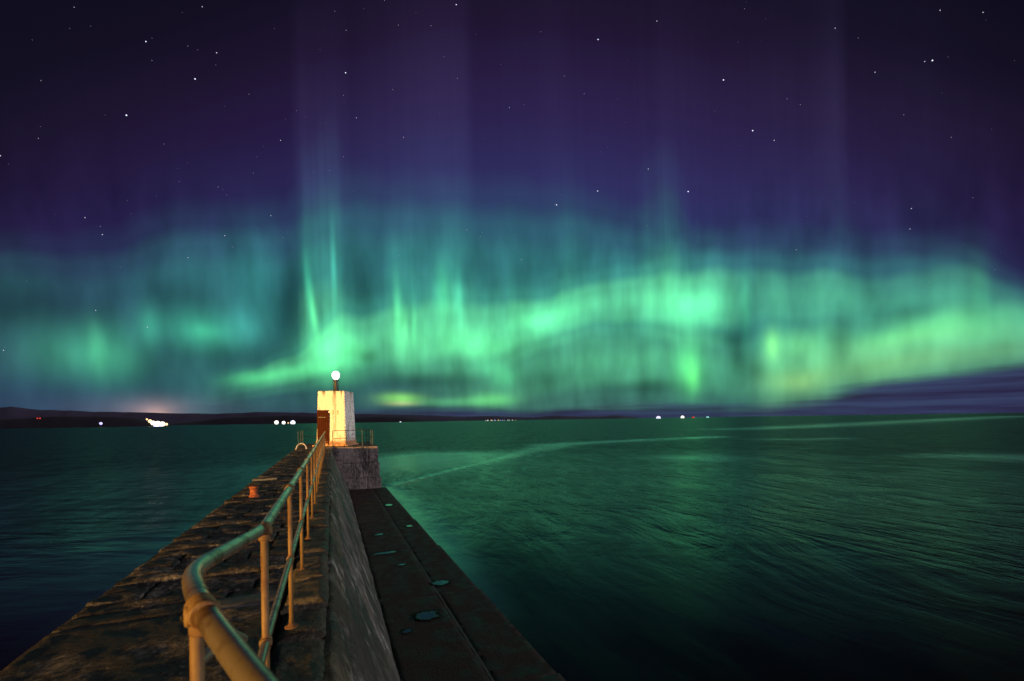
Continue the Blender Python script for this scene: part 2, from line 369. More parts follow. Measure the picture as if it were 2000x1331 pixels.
def wall_extra(c, cc):
    st_ = noise(VM('MULTIPLY', c, (1.4, 2.4, 1.5)), 1.0, 8, .78, '3D')
    st2 = noise(VM('MULTIPLY', c, (.8, 1.1, .9)), 1.0, 4, .6, '3D')
    cc = mixc(M('MULTIPLY', smooth(st_, .525, .575), M('MULTIPLY', smooth(st2, .40, .62), .8)), cc, (.36, .36, .35))
    big_ = noise(VM('MULTIPLY', c, (1.0, .55, .8)), 1.0, 5, .6, '3D')
    cc = mixc(M('MULTIPLY', smooth(big_, .56, .42), .7), cc, (.018, .016, .012))
    return mixc(M('MULTIPLY', smooth(st_, .48, .36), .7), cc, (.022, .021, .020))
wall_m = stone_mat('battered_concrete', (.022, .020, .017), (.125, .115, .10), s=(1, 1, .6), blotch=1.1, bscale=22, bdist=.03, extra=wall_extra)
mossy_m = stone_mat('mossy_concrete', (.022, .019, .009), (.11, .098, .062), s=(1, 1, .6), blotch=1.3, bscale=20, bdist=.03, extra=wall_extra)
plat_m = stone_mat('platform_concrete', (.035, .03, .032), (.26, .215, .22), s=(1, 1, .4), blotch=1.3, bscale=10, bdist=.02)
ledge_m = stone_mat('weedy_ledge_concrete', (.010, .0032, .0034), (.036, .012, .012), blotch=2.6, rough=(.6, .95), bscale=18, bdist=.012)
cope_m = stone_mat('coping_stone', (.010, .0085, .006), (.085, .072, .05), blotch=2.4, bscale=30, bdist=.014)

def pipe(b):
    c = ocoord(); n1 = noise(c, 9, 5, .6, '3D'); n2 = noise(c, 60, 3, .6, '3D')
    n4 = noise(c, 60, 5, .7, '3D'); wear = M('MULTIPLY', M('MULTIPLY', smooth(n4, .50, .66), smooth(n1, .46, .66)), .6)
    put(b.inputs['Base Color'], mixc(wear, mixc(smooth(n1, .46, .66), (.20, .165, .115), (.10, .062, .032)), (.055, .026, .012)))
    b.inputs['Metallic'].default_value = .55
    put(b.inputs['Roughness'], M('MULTIPLY_ADD', wear, .4, M('MULTIPLY_ADD', n1, .22, .14))); p = bump(b, n2, .0012, .6); bump(b, wear, -.0006, .5, p)
pipe_m = material('worn_galvanised_pipe', pipe)
def post(b):
    c = ocoord(); n1 = noise(VM('MULTIPLY', c, (1, 1, .3)), 14, 5, .6, '3D'); n2 = noise(c, 70, 3, .6, '3D')
    put(b.inputs['Base Color'], mixc(smooth(n1, .42, .66), (.16, .10, .036), (.09, .042, .014)))
    b.inputs['Metallic'].default_value = .1; put(b.inputs['Roughness'], M('MULTIPLY_ADD', n1, .3, .5)); bump(b, n2, .0015, .7)
post_m = material('rust_stained_post_paint', post)
def rust(b):
    c = ocoord(); n1 = noise(c, 16, 5, .6, '3D')
    put(b.inputs['Base Color'], mixc(smooth(n1, .35, .65), (.10, .025, .010), (.30, .075, .02))); b.inputs['Roughness'].default_value = .85; bump(b, n1, .01, .8)
rust_m = material('rusted_iron', rust)
def paint(b):
    c = ocoord(); x, y, z = sep(c)
    n1 = noise(c, 1.6, 6, .62, '3D'); n2 = noise(VM('MULTIPLY', c, (6, 6, .55)), 1.0, 5, .6, '3D'); n3 = noise(c, 11, 5, .7, '3D')
    cc = mixc(M('MULTIPLY', smooth(n2, .50, .66), .7), (.80, .78, .73), (.36, .30, .24))
    cc = mixc(M('MULTIPLY', M('MULTIPLY', smooth(n3, .46, .58), smooth(n1, .36, .52)), M('MULTIPLY_ADD', smooth(x, .84, .92), .75, .2)), cc, (.20, .16, .15))
    topg = M('MULTIPLY', smooth(M('ADD', z, M('MULTIPLY', n2, 2.2)), 4.55, 5.0), .9)      # soot and weather runs below the rim
    cc = mixc(topg, cc, (.12, .08, .06))
    foot = M('MULTIPLY', smooth(M('ADD', z, M('MULTIPLY', n2, .5)), .70, .50), .85)         # rust-brown splash zone at the foot
    cc = mixc(foot, cc, (.42, .17, .045))
    put(b.inputs['Base Color'], cc); b.inputs['Roughness'].default_value = .7; bump(b, n3, .012, .6)
paint_m = material('weathered_white_limewash', paint)
def door(b):
    c = ocoord(); n1 = noise(VM('MULTIPLY', c, (8, 8, 1)), 1, 4, .6, '3D')
    put(b.inputs['Base Color'], mixc(n1, (.034, .008, .0025), (.07, .018, .005))); b.inputs['Roughness'].default_value = .8; b.inputs['Specular IOR Level'].default_value = .1; bump(b, n1, .006, .6)
door_m = material('brown_door_paint', door)
def flat(name, c, rough=.6, metal=0.0):
    def f(b):
        n1 = noise(ocoord(), 20, 4, .6, '3D')
        put(b.inputs['Base Color'], mixc(n1, sc(c, .7), sc(c, 1.25))); b.inputs['Roughness'].default_value = rough; b.inputs['Metallic'].default_value = metal
    return material(name, f)
dark_m = flat('dark_iron', (.03, .028, .026), .5)
rail2_m = flat('dark_green_rail_paint', (.022, .034, .03), .45, .2)
white_m = flat('white_hoop_paint', (.55, .50, .42), .5)
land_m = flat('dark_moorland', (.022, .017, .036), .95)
far_m = flat('far_haze_tinted_moor', (.085, .07, .14), .95)  # paler violet than the near land: distance haze put into the colour
def emit(name, c, s):
    def f(b):
        n1 = noise(ocoord(), 3, 2, .5, '3D')
        put(b.inputs['Base Color'], mixc(n1, sc(c, .75), sc(c, .85))); put(b.inputs['Emission Color'], (*c, 1)); b.inputs['Emission Strength'].default_value = s
    return material(name, f)

# ------------------------------------------------------------------ sea
ROT = Matrix.Rotation(a, 3, 'Z')
ca, sa = math.cos(a), math.sin(a)
DECK, LEDGE = CAM_Z-1.62, CAM_Z-4.4
nA, nR = 620, 330
azs = np.radians(np.linspace(-70, 70, nA)); rs = np.geomspace(1.2, 42000, nR)
AA, RR = np.meshgrid(azs, rs, indexing='ij')
wx, wy = RR*np.sin(AA), RR*np.cos(AA) - 4.0
P = np.stack([wx, wy, np.zeros_like(wx)], -1).reshape(-1, 3)
idx = np.arange(nA*nR).reshape(nA, nR)
F = np.stack([idx[:-1, :-1], idx[1:, :-1], idx[1:, 1:], idx[:-1, 1:]], -1).reshape(-1, 4)
me = bpy.data.meshes.new('sea'); me.vertices.add(len(P)); me.vertices.foreach_set('co', P.ravel())
me.loops.add(F.size); me.loops.foreach_set('vertex_index', F.ravel()); me.polygons.add(len(F))
me.polygons.foreach_set('loop_start', np.arange(0, F.size, 4)); me.polygons.foreach_set('loop_total', np.full(len(F), 4)); me.update(calc_edges=True)
me.polygons.foreach_set('use_smooth', [True]*len(F))
px_, py_ = P[:, 0], P[:, 1]
def seg_dist(pts, wid):
    """how deep inside a slick that follows these points (world x, y) with these half-widths"""
    best = np.zeros(len(px_))
    for (x0, y0, w0), (x1, y1, w1) in zip(pts[:-1], pts[1:]):
        vx, vy = x1-x0, y1-y0; t = np.clip(((px_-x0)*vx + (py_-y0)*vy)/(vx*vx+vy*vy), 0, 1)
        w = (w0 + (w1-w0)*t)*wid; d = np.hypot(px_-x0-vx*t, py_-y0-vy*t)
        best = np.maximum(best, np.exp(-(d/w)**2))
    return best
def wpt(x, y):
    dx_, dy_ = x-1000.0, 820.0-y; u_ = (dx_ + ROLL*dy_)/FPX; v_ = (dy_ - ROLL*dx_)/FPX; D = -CAM_Z/v_
    return u_*D, D
wobx = (fbm(px_*.12, py_*.06, 3, 3)-.5)
slick = .95*(.35+1.3*fbm(px_*.09, py_*.05, 21, 3))*seg_dist([(*wpt(780, 944), .8), (*wpt(880, 920), 1.0), (*wpt(960, 900), 1.6), (*wpt(1020, 884), 2.5), (*wpt(1090, 868), 5), (*wpt(1200, 862), 4), (*wpt(1400, 853), 4)], 1.0)
slick = np.maximum(slick, 1.3*seg_dist([(*wpt(745, 905), 11), (*wpt(800, 900), 12), (*wpt(850, 893), 11)], 1.0))
slick = np.maximum(slick, .75*seg_dist([(*wpt(760, 950), .9), (*wpt(800, 985), 1.0), (*wpt(850, 1045), .9), (*wpt(900, 1110), .8), (*wpt(960, 1190), .5)], 1.1))
slick = np.maximum(slick, .7*seg_dist([(*wpt(1440, 838), 14), (*wpt(1600, 832), 20), (*wpt(1750, 824), 26), (*wpt(2000, 812), 40)], 1.0))
slick = np.maximum(slick, .55*seg_dist([(*wpt(1500, 858), 4), (*wpt(1560, 858), 5), (*wpt(1640, 856), 4)], 1.0))
slick = np.maximum(slick, .6*seg_dist([(*wpt(1840, 890), 4), (*wpt(1960, 893), 7), (*wpt(2300, 893), 8)], 1.0))
slick = np.maximum(slick, .5*seg_dist([(*wpt(1330, 893), 5), (*wpt(1360, 893), 6)], 1.0))
# calmer water in the lee on the left of the pier
lx = ca*px_ + sa*py_; ly = -sa*px_ + ca*py_
lee = np.clip((-2.0-lx)/3.0, 0, 1)*np.clip((34-np.hypot(px_, py_))/12, 0, 1)
slick = np.clip(np.maximum(slick, .8*lee) * (0.75+.5*fbm(px_*.3, py_*.15, 9, 3)), 0, 1)
at = me.attributes.new('slick', 'FLOAT', 'POINT'); at.data.foreach_set('value', slick.astype(np.float32))
side = np.clip((lx+1.0)/2.0, 0, 1)
nr_ = np.clip((np.hypot(px_, py_)-13)/20, 0, 1); nr_ = nr_*nr_*(3-2*nr_)
at = me.attributes.new('reach', 'FLOAT', 'POINT'); at.data.foreach_set('value', nr_.astype(np.float32))
op_ = np.clip((np.hypot(px_, py_)-22)/70, 0, 1)
at = me.attributes.new('open', 'FLOAT', 'POINT'); at.data.foreach_set('value', op_.astype(np.float32))
at = me.attributes.new('current', 'FLOAT', 'POINT'); at.data.foreach_set('value', side.astype(np.float32))
def water(b):
    c = N('ShaderNodeTexCoord').outputs['Object']
    g = lambda n_: [setattr(q := N('ShaderNodeAttribute'), 'attribute_name', n_), q.outputs['Fac']][1]
    sl, cu, op = g('slick'), g('current'), g('open'); nr = g('reach')
    rot = N('ShaderNodeMapping', vector_type='POINT'); put(rot.inputs['Vector'], c); rot.inputs['Rotation'].default_value = (0, 0, -a+.10)
    wn = N('ShaderNodeTexNoise'); put(wn.inputs['Vector'], rot.outputs[0]); wn.inputs['Scale'].default_value = .07; wn.inputs['Detail'].default_value = 2
    wr = VM('ADD', rot.outputs[0], VM('MULTIPLY', VM('SUBTRACT', wn.outputs['Color'], (.5, .5, .5)), (7.0, 7.0, 0)))
    flow = noise(VM('MULTIPLY', wr, (1.0, .28, 1.0)), 1.0, 4, .55, '3D')
    flow2 = noise(VM('MULTIPLY', wr, (1.0, .4, 1.0)), .22, 4, .5, '3D')
    chop = noise(VM('MULTIPLY', c, (.35, 1.0, 1.0)), .55, 4, .55, '3D')
    rip = noise(VM('MULTIPLY', c, (.6, 1.4, 1.0)), 3.2, 3, .5, '3D')
    flowmix = M('MULTIPLY', M('MULTIPLY_ADD', flow, .65, M('MULTIPLY', flow2, .5)), cu)
    hgt = M('ADD', M('MULTIPLY', flowmix, .62), M('MULTIPLY', M('SUBTRACT', 1.0, M('MULTIPLY', cu, .72)), M('MULTIPLY', chop, .45)))
    calm = M('SUBTRACT', 1.0, M('MULTIPLY', sl, .93))
    calm = M('MULTIPLY', calm, M('MULTIPLY_ADD', nr, .94, .06))
    p = bump(b, M('MULTIPLY', hgt, calm), .55, .9)
    bump(b, M('MULTIPLY', rip, calm), .012, .4, p)
    b.inputs['Base Color'].default_value = (.004, .005, .0045, 1)
    b.inputs['IOR'].default_value = 1.333; put(b.inputs['Specular IOR Level'], M('MULTIPLY_ADD', sl, .40, M('MULTIPLY_ADD', smooth(flow2, .34, .62), .07, .065)))
    rr = M('MULTIPLY_ADD', smooth(M('MULTIPLY_ADD', flow2, .5, M('MULTIPLY', flow, .5)), .40, .62), .10, M('MULTIPLY_ADD', op, .16, .20))
    put(b.inputs['Roughness'], M('MULTIPLY', rr, M('SUBTRACT', 1.0, M('MULTIPLY', sl, .45))))
water_m = material('sea_water', water)
sea = link('sea', me, None, water_m); tag(sea, 'dark green sea reflecting the aurora with long-exposure streaks', None, None, 'structure')

# ------------------------------------------------------------------ far land
def ridge(name, pts, D, depth, mat, seed, label, rough=.12):
    """pts: (x, y of the crest); a long hill with a front and a back slope"""
    xs = np.linspace(pts[0][0], pts[-1][0], 160); ys = np.interp(xs, [p[0] for p in pts], [p[1] for p in pts])
    V, Fq = [], []; rows = 7
    for i, (x, y) in enumerate(zip(xs, ys)):
        az_, e_ = azel(x, y); dist = D/math.cos(R(az_))
        hh = max(1.0, math.tan(R(e_))*dist + CAM_Z)
        hh *= 1 + rough*(float(fbm(np.array([x*.05]), np.array([seed*3.1]), seed, 4)[0])-.5)*2
        for k in range(rows):
            t = k/(rows-1); dd = dist + (t-.5)*depth*2
            w = max(0.0, math.sin(math.pi*t))**.8
            z = hh*w*(1 + .25*(float(fbm(np.array([x*.03]), np.array([t*5+seed]), seed+2, 3)[0])-.5)*(1-abs(w-1)*0 if w < .99 else 0)) - 2
            V.append((dd*math.sin(R(az_)), dd*math.cos(R(az_)), z))
    for i in range(len(xs)-1):
        for k in range(rows-1): Fq.append((i*rows+k, (i+1)*rows+k, (i+1)*rows+k+1, i*rows+k+1))
    o = link(name, mesh(name, V, Fq, True), None, mat); tag(o, label, None, None, 'structure'); return o
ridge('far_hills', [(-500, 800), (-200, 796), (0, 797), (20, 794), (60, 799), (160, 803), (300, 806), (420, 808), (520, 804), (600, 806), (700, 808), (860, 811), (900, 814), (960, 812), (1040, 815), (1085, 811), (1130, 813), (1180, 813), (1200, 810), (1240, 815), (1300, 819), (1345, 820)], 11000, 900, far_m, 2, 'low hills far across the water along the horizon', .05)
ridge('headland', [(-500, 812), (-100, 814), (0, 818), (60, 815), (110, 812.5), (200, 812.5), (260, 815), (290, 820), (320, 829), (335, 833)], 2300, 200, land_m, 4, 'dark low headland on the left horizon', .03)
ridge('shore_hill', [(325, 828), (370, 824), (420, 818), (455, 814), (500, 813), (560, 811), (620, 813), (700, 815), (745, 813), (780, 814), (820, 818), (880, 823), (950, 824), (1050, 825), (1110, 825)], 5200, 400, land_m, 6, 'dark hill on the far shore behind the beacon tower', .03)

# ------------------------------------------------------------------ pier
pier = empty('pier', (0, 0, 0), a)
tag(pier, 'old stone and concrete pier with sloping seaward wall and lower ledge', 'pier')
XL, XR = -2.08, -0.03            # upper deck, left and right edge
XB, XJ, XE = 1.06, 2.50, 3.70    # foot of the wall, seam in the ledge, outer edge
Y0, Y1, YP = -1.5, 31.7, 31.9    # near end, far end, start of the end platform
EX, EY, EZ = (1, 0, 0), (0, 1, 0), (0, 0, 1)
# core: rubble hearting just inside the faces
hb = MB()
cs = [(XL+.14, -4), (XL+.14, DECK-.10), (XR-.16, DECK-.10), (XB-.14, LEDGE-.05), (XE-.2, LEDGE-.12), (XE-.2, -4)]
n = len(cs)
hb.add([(x, Y0+.05, z) for x, z in cs] + [(x, YP+1, z) for x, z in cs], [(i, i+n, (i+1) % n+n, (i+1) % n) for i in range(n)] + [tuple(range(n)), tuple(range(2*n-1, n-1, -1))])
hb.build('hearting', ledge_m, pier)
sd_ = 0
# near deck: big concrete bays, then a smooth joint strip, then rough stone courses
def nxt():
    global sd_; sd_ += 1; return sd_
for (y0, y1) in [(Y0, .92), (.95, 2.9), (2.93, 4.72)]:
    x = XL
    for x1 in (XR-.42,):
        patch('concrete_bay', (x, y0, DECK), EX, EY, x1-x-.012, y1-y0, .022, pier, bay_m, .018, 4.0, nxt(), .2, .022, .008)
        x = x1
patch('concrete_bay', (XL, 4.75, DECK), EX, EY, .93, .26, .03, pier, bay_m, .014, 4, nxt(), .2, .02, .006)
patch('joint_strip', (XL+.95, 4.75, DECK-.004), EX, EY, XR-.42-XL-.95, .26, .03, pier, strip_m, .003, 4, nxt(), .2, .012, .004)
y = 5.03
while y < Y1-.1:
    dy_ = random.uniform(.20, .36) if y < 16 else random.uniform(.36, .62); y1 = min(y+dy_, Y1)
    cuts = sorted(random.sample([-1.7, -1.45, -1.2, -.95, -.75], random.choice((1, 2, 3)) if y < 16 else 1)); xs_ = [XL]+cuts+[XR-.42]
    for x0, x1 in zip(xs_[:-1], xs_[1:]):
        patch('deck_stone', (x0, y, DECK+random.uniform(-.026, .012)), EX, EY, x1-x0-.008, y1-y-.010, .022 if y < 12 else .06, pier, deck_m, .030, 5.0, nxt(), .2, .022, .012)
    y = y1
# coping stones along the seaward edge, uneven
y = Y0
while y < Y1:
    y1 = min(y+random.uniform(.5, 1.0), Y1)
    patch('coping_stone', (XR-.40, y, DECK+random.uniform(-.02, .025)), EX, EY, .40+random.uniform(-.02, .015), y1-y-.025, .022 if y < 9 else .05, pier, cope_m, .022, 3.6, nxt(), .34, .085, .016)
    y = y1
# sloping wall: an upper course and a lower slope, in bays
dn = Vector((XB-XR, 0, LEDGE-DECK)); L = dn.length; dn.normalize()
out = Vector((-dn.z, 0, dn.x))   # faces seaward and up
y = Y0
bays = [Y0, 1.4, 4.6, 8.6, 13.0, 17.6, 22.4, 27.0, YP]
for y0, y1 in zip(bays[:-1], bays[1:]):
    r_ = .035 if y0 < 6 else .07
    yy = y0; 
    patch('wall_course', Vector((XR, y0, DECK-.02))+dn*.03+out*.02, dn, EY, .42, y1-y0-.035, r_*.7, pier, mossy_m, .032, 3.4, nxt(), .25, .035, .010)
    patch('wall_slope', Vector((XR, y0, DECK-.02))+dn*.47, dn, EY, L-.47, y1-y0-.035, r_, pier, wall_m, .030, 3.0, nxt(), .25, .03, .014, (.7, 1.2))
# lower ledge: inner and outer strips in slabs
lb = [Y0, 3.0, 7.2, 11.6, 16.2, 21.0, 26.0, YP]
for y0, y1 in zip(lb[:-1], lb[1:]):
    patch('ledge_slab', (XB-.02, y0, LEDGE), EX, EY, XJ-XB, y1-y0-.012, .06, pier, ledge_m, .012, 1.4, nxt(), .2, .02, .006)
    t0, t1 = (y0-Y0)/(YP-Y0), (y1-Y0)/(YP-Y0)
    patch('ledge_slab', (XJ+.016, y0, LEDGE-.006), EX, EY, XE-.38*t0-XJ-.016, y1-y0-.012, .06, pier, ledge_m, .012, 1.4, nxt(), .2, .016, .012)
kb = MB(); kb.box(XJ-.028, XJ+.024, Y0, YP, LEDGE-.3, LEDGE-.001, .003); o = kb.build('seam_kerb', strip_m, pier)
# landward side wall and outer toe of the ledge, courses of large blocks
for z1, z0 in ((DECK-.2, DECK-1.2), (DECK-1.22, DECK-2.5), (DECK-2.52, -1.0)):
    y = Y0 - random.uniform(0, .4)
    while y < YP:
        y1 = min(y+random.uniform(1.3, 2.2), YP+.3)
        patch('side_block', (XL+.01, y, z1), (0, 0, -1), (0, 1, 0), z1-z0, y1-y-.02, .25, pier, ledge_m, .02, 1.6, nxt(), .2, .04, .015).scale = (1, 1, 1)
        y = y1
# end platform
PX0, PX1, PY0, PY1, PZ = -2.15, 2.92, 31.9, 38.4, DECK+.03
pb = MB(); z0 = -4
zz = LEDGE - .3
pb.add([(PX0+.1, PY0+.12, z0), (PX1+.2, PY0-.02, z0), (PX1+.2, PY1, z0), (PX0+.1, PY1, z0), (PX0+.1, PY0+.12, PZ-.1), (PX1-.16, PY0+.12, PZ-.1), (PX1-.16, PY1-.1, PZ-.1), (PX0+.1, PY1-.1, PZ-.1)],
       [(0, 3, 2, 1), (4, 5, 6, 7), (0, 1, 5, 4), (1, 2, 6, 5), (2, 3, 7, 6), (3, 0, 4, 7)])
pb.build('platform_core', plat_m, pier)
for i in range(4):
    for j in range(4):
        patch('platform_slab', (PX0+i*(PX1-PX0)/4, PY0+j*(PY1-PY0)/4, PZ), EX, EY, (PX1-PX0)/4-.015, (PY1-PY0)/4-.015, .1, pier, deck_m, .010, 2.5, nxt(), .2, .03, .01)
# its face towards the camera: three courses
W = PX1-PX0
for z1, z0, xa, xb in ((PZ-.04, PZ-1.12, XR-.2, PX1+.02), (PZ-1.14, PZ-2.1, XR+.1, PX1+.10), (PZ-2.12, LEDGE-.3, XR+.3, PX1+.20)):
    x = xa
    while x < xb-.05:
        x1 = min(x+random.uniform(1.7, 2.6), xb)
        if xb-x1 < .5: x1 = xb
        d_ = .03*(PZ-z1)
        patch('face_block', (x, PY0-.02-d_, z0), EX, EZ, x1-x-.006, z1-z0+.012, .05, pier, plat_m, .045, 2.2, nxt(), .25, .018, .012)
        x = x1
for z1, z0, xx in ((PZ-.04, PZ-1.12, PX1+.02), (PZ-1.14, PZ-2.1, PX1+.10), (PZ-2.12, -1, PX1+.20)):
    y = PY0
    while y < PY1-.1:
        y1 = min(y+1.6, PY1)
        patch('face_block', (xx, y, z0), EY, EZ, y1-y-.02, z1-z0, .12, pier, plat_m, .02, 1.6, nxt(), .25, .04, .015); y = y1

# ------------------------------------------------------------------ pipe railing along the pier
rail = empty('pipe_railing', (0, 0, 0), a)
tag(rail, 'two-bar pipe railing with ball fittings along the seaward edge of the pier', 'railing')
ZR, ZM, RX = CAM_Z-.52, CAM_Z-1.07, -.31
def bez(p, k=.12, n=6):
    """polyline with its corners rounded"""
    p = [Vector(q) for q in p]; o = [p[0]]
    for i in range(1, len(p)-1):
        d0 = (p[i-1]-p[i]); d1 = (p[i+1]-p[i]); kk = min(k, d0.length*.45, d1.length*.45)
        A, C = p[i]+d0.normalized()*kk, p[i]+d1.normalized()*kk
        for q in range(n+1):
            t = q/n; o.append(A*(1-t)**2 + p[i]*2*t*(1-t) + C*t*t)
    return o+[p[-1]]
posts_y = [2.55+1.497*i for i in range(18)]
YE = posts_y[-1]
P1 = (-.285, 1.27)
bend = (-.405, 1.66, CAM_Z-.445)
top = bez([(RX+.0, YE, ZR), (RX, posts_y[1], ZR), (RX-.005, posts_y[0], ZR), bend, (P1[0], P1[1], CAM_Z-.435), (-.10, .86, CAM_Z-.46), (.12, .40, CAM_Z-.47)], .16, 8)
shade_auto(MB().tube(top, .0262, 24).build('top_rail', pipe_m, rail), 60)
mid = bez([(RX, YE, ZM), (RX, posts_y[0], ZM), (RX+.02, 1.5, ZM), (RX+.04, .4, ZM)], .1, 6)
shade_auto(MB().tube(mid, .0205, 20).build('mid_rail', pipe_m, rail), 60)
def fitting_mesh(s=1.0):
    b = MB(); r = .037*s; w = .036*s
    b.lathe([(.030*s, -w-.006), (r*.97, -w-.005), (r, -w), (r*.93, -w+.007), (r*.96, -w*.4), (r, 0), (r*.96, w*.4), (r*.93, w-.007), (r, w), (r*.97, w+.005), (.030*s, w+.006)], 24, (0, 0, 0), (0, 1, 0))
    b.lathe([(.029*s, -.058*s), (.031*s, -.055*s), (.031*s, -.03*s), (.03*s, -.01)], 22)
    for q in (-1, 1): b.lathe([(.026*s, 0), (.0265*s, .010*s), (.023*s, .015*s), (.010*s, .017*s), (.001, .0172*s)], 18, (q*.024*s, 0, -.008*s), (q, 0, 0))
    me = mesh('fitting', b.v, b.f, True); me.materials.append(post_m); return me
fit_t, fit_m = fitting_mesh(.88), fitting_mesh(.70)
pm = MB().tube([(0, 0, 0), (0, 0, DECK*0 + (ZR-DECK)) ], .0172, 18); post_me = mesh('post', pm.v, pm.f, True); post_me.materials.append(post_m)
bm_ = MB().lathe([(.050, 0), (.052, .004), (.048, .010), (.027, .013), (.025, .030), (.019, .033)], 20); plate_me = mesh('base_flange', bm_.v, bm_.f, True); plate_me.materials.append(flat('dark_rust', (.10, .045, .015), .9))
sm_ = MB().lathe([(.0001, 0), (.007, 0), (.007, .006), (.002, .007)], 10, (0, 0, 0), (-1, 0, 0)); screw_me = mesh('grub_screw', sm_.v, sm_.f); screw_me.materials.append(dark_m)
for i, y in enumerate([P1[1]]+posts_y):
    x = P1[0] if i == 0 else RX
    zt = CAM_Z-.435 if i == 0 else ZR
    p = link('post', post_me, rail); p.location = (x + (0 if i else -.012), y, DECK); p.scale = (1, 1, (zt-DECK)/(ZR-DECK)) if i else (.85, .85, (zt-DECK)/(ZR-DECK))
    lean = random.uniform(-.008, .008); p.rotation_euler = (random.uniform(-.006, .006), lean*.3, 0)
    ft = link('fitting', fit_t, rail); ft.location = (x, y, zt); ft.rotation_euler = (0, 0, R(-22) if i == 0 else random.uniform(-.02, .02))
    if i == 0: ft.rotation_euler = (0, 0, R(20)); ft.scale = (1.0, 1.0, 1.0)
    g = link('grub_screw', screw_me, ft); g.location = (-.0352, 0, -.007)
    if i > 0:
        fm = link('fitting', fit_m, rail); fm.location = (x, y, ZM)
    fl = link('base_flange', plate_me, p); fl.location = (0, 0, .004)
# end of the railing turns down into its last post
# stub of the side bar that meets the nearest post from behind
shade_auto(MB().tube([(P1[0]-.012, P1[1]+.01, CAM_Z-.56), (P1[0]+.03, P1[1]+.14, CAM_Z-.555), (P1[0]+.05, P1[1]+.20, CAM_Z-.60)], .014, 14).build('brace', pipe_m, rail), 60)

# ------------------------------------------------------------------ beacon tower
PH = R(21)
C0 = Vector((.96, 33.0, PZ)); S0, S1, HT = 2.0, 1.80, 3.72
fd = Vector((-math.cos(PH), math.sin(PH), 0)); rd = Vector((math.sin(PH), math.cos(PH), 0))   # along the front face to the left, along the right face to the back
cen = C0 + (fd+rd)*S0/2
tower = empty('beacon_tower', ROT @ cen, a - PH)
tag(tower, 'white-painted square beacon tower with brown door and lit lamp on the pier end', 'tower')
# local frame: x to the right along the front, y away from the front
def taper(z): return (S0 + (S1-S0)*z/HT)/2
tb = MB(); lev = [0.0, .33, .335, .8, 1.6, 2.4, HT-.10, HT-.03, HT]; f_ = []; v_ = []
for k, z in enumerate(lev):
    s_ = taper(z) + (.045 if z <= .33 else 0) - (.02 if z == HT else 0); ch = .035
    v_ += [(-s_+ch, -s_, z), (s_-ch, -s_, z), (s_, -s_+ch, z), (s_, s_-ch, z), (s_-ch, s_, z), (-s_+ch, s_, z), (-s_, s_-ch, z), (-s_, -s_+ch, z)]
for k in range(len(lev)-1):
    for q in range(8): f_.append((k*8+q, k*8+(q+1) % 8, k*8+8+(q+1) % 8, k*8+8+q))
f_ += [tuple(range((len(lev)-1)*8, len(lev)*8)), tuple(range(7, -1, -1))]
tb.add(v_, f_); tb.build('wall', paint_m, tower)
MB().box(-S0/2-.22, S0/2+.16, -S0/2-.16, S0/2+.16, -.02, .10, .03).build('plinth', paint_m, tower)
# door at the left of the front face, leaf standing slightly proud, with frame, lintel and step
dx0, dx1 = -.86, -.22; yf = -S0/2
dr = MB().box(dx0, dx1, yf-.03, yf+.09, .12, 2.36, .008).build('door', door_m, tower)
for q in range(1, 5):
    xq = dx0 + (dx1-dx0)*q/5
    MB().box(dx0+(dx1-dx0)*(q-1)/5+.012, xq-.006, yf-.046, yf-.03, .18, 2.30, .006).build('plank', door_m, dr)
MB().box(dx0+(dx1-dx0)*4/5+.006, dx1-.012, yf-.046, yf-.03, .18, 2.30, .006).build('plank', door_m, dr)
MB().tube([(dx1-.07, yf-.05, 1.18), (dx1-.07, yf-.09, 1.18), (dx1-.07, yf-.09, 1.06), (dx1-.07, yf-.05, 1.06)], .010, 8).build('handle', dark_m, dr)
for z in (.45, 1.95): MB().box(dx0+.02, dx1-.12, yf-.056, yf-.044, z-.025, z+.025, .004).build('strap_hinge', dark_m, dr)
fr = MB().box(dx1+.002, dx1+.10, yf-.06, yf+.06, .10, 2.24, .008); fr.box(dx0-.06, dx0-.002, yf-.035, yf+.06, .10, 2.42, .006); fr.box(dx0-.06, dx1+.06, yf-.035, yf+.06, 2.362, 2.43, .006); fr.build('door_frame', door_m, tower)
for xx in (.14, .46): MB().box(xx-.012, xx+.012, yf+.03, yf+.055, 2.12, 2.42, .003).build('vent_slot', rust_m, tower)
# lamp standard and lamp
lm = MB().lathe([(.24, HT-.01), (.24, HT+.05), (.15, HT+.08), (.13, HT+.12), (.12, HT+.72), (.17, HT+.74), (.17, HT+.80), (.12, HT+.84)], 18); shade_auto(lm.build('lamp_standard', dark_m, tower))
for k in range(4):
    t = k*math.pi/2+.5
    shade_auto(MB().tube([(.17*math.cos(t), .17*math.sin(t), HT), (.165*math.cos(t), .165*math.sin(t), HT+.45), (.21*math.cos(t), .21*math.sin(t), HT+.66), (.20*math.cos(t), .20*math.sin(t), HT+.80), (.13*math.cos(t), .13*math.sin(t), HT+.86)], .018, 8).build('lamp_bracket', dark_m, tower))
lamp_m = emit('beacon_lamp_glass', (.86, .95, 1.0), 1.3)
lp = MB().lathe([(.09, HT+.83), (.17, HT+.91), (.235, HT+1.01), (.26, HT+1.13), (.25, HT+1.26), (.19, HT+1.37), (.09, HT+1.43), (.01, HT+1.435)], 24); shade_auto(lp.build('lamp', lamp_m, tower), 80)

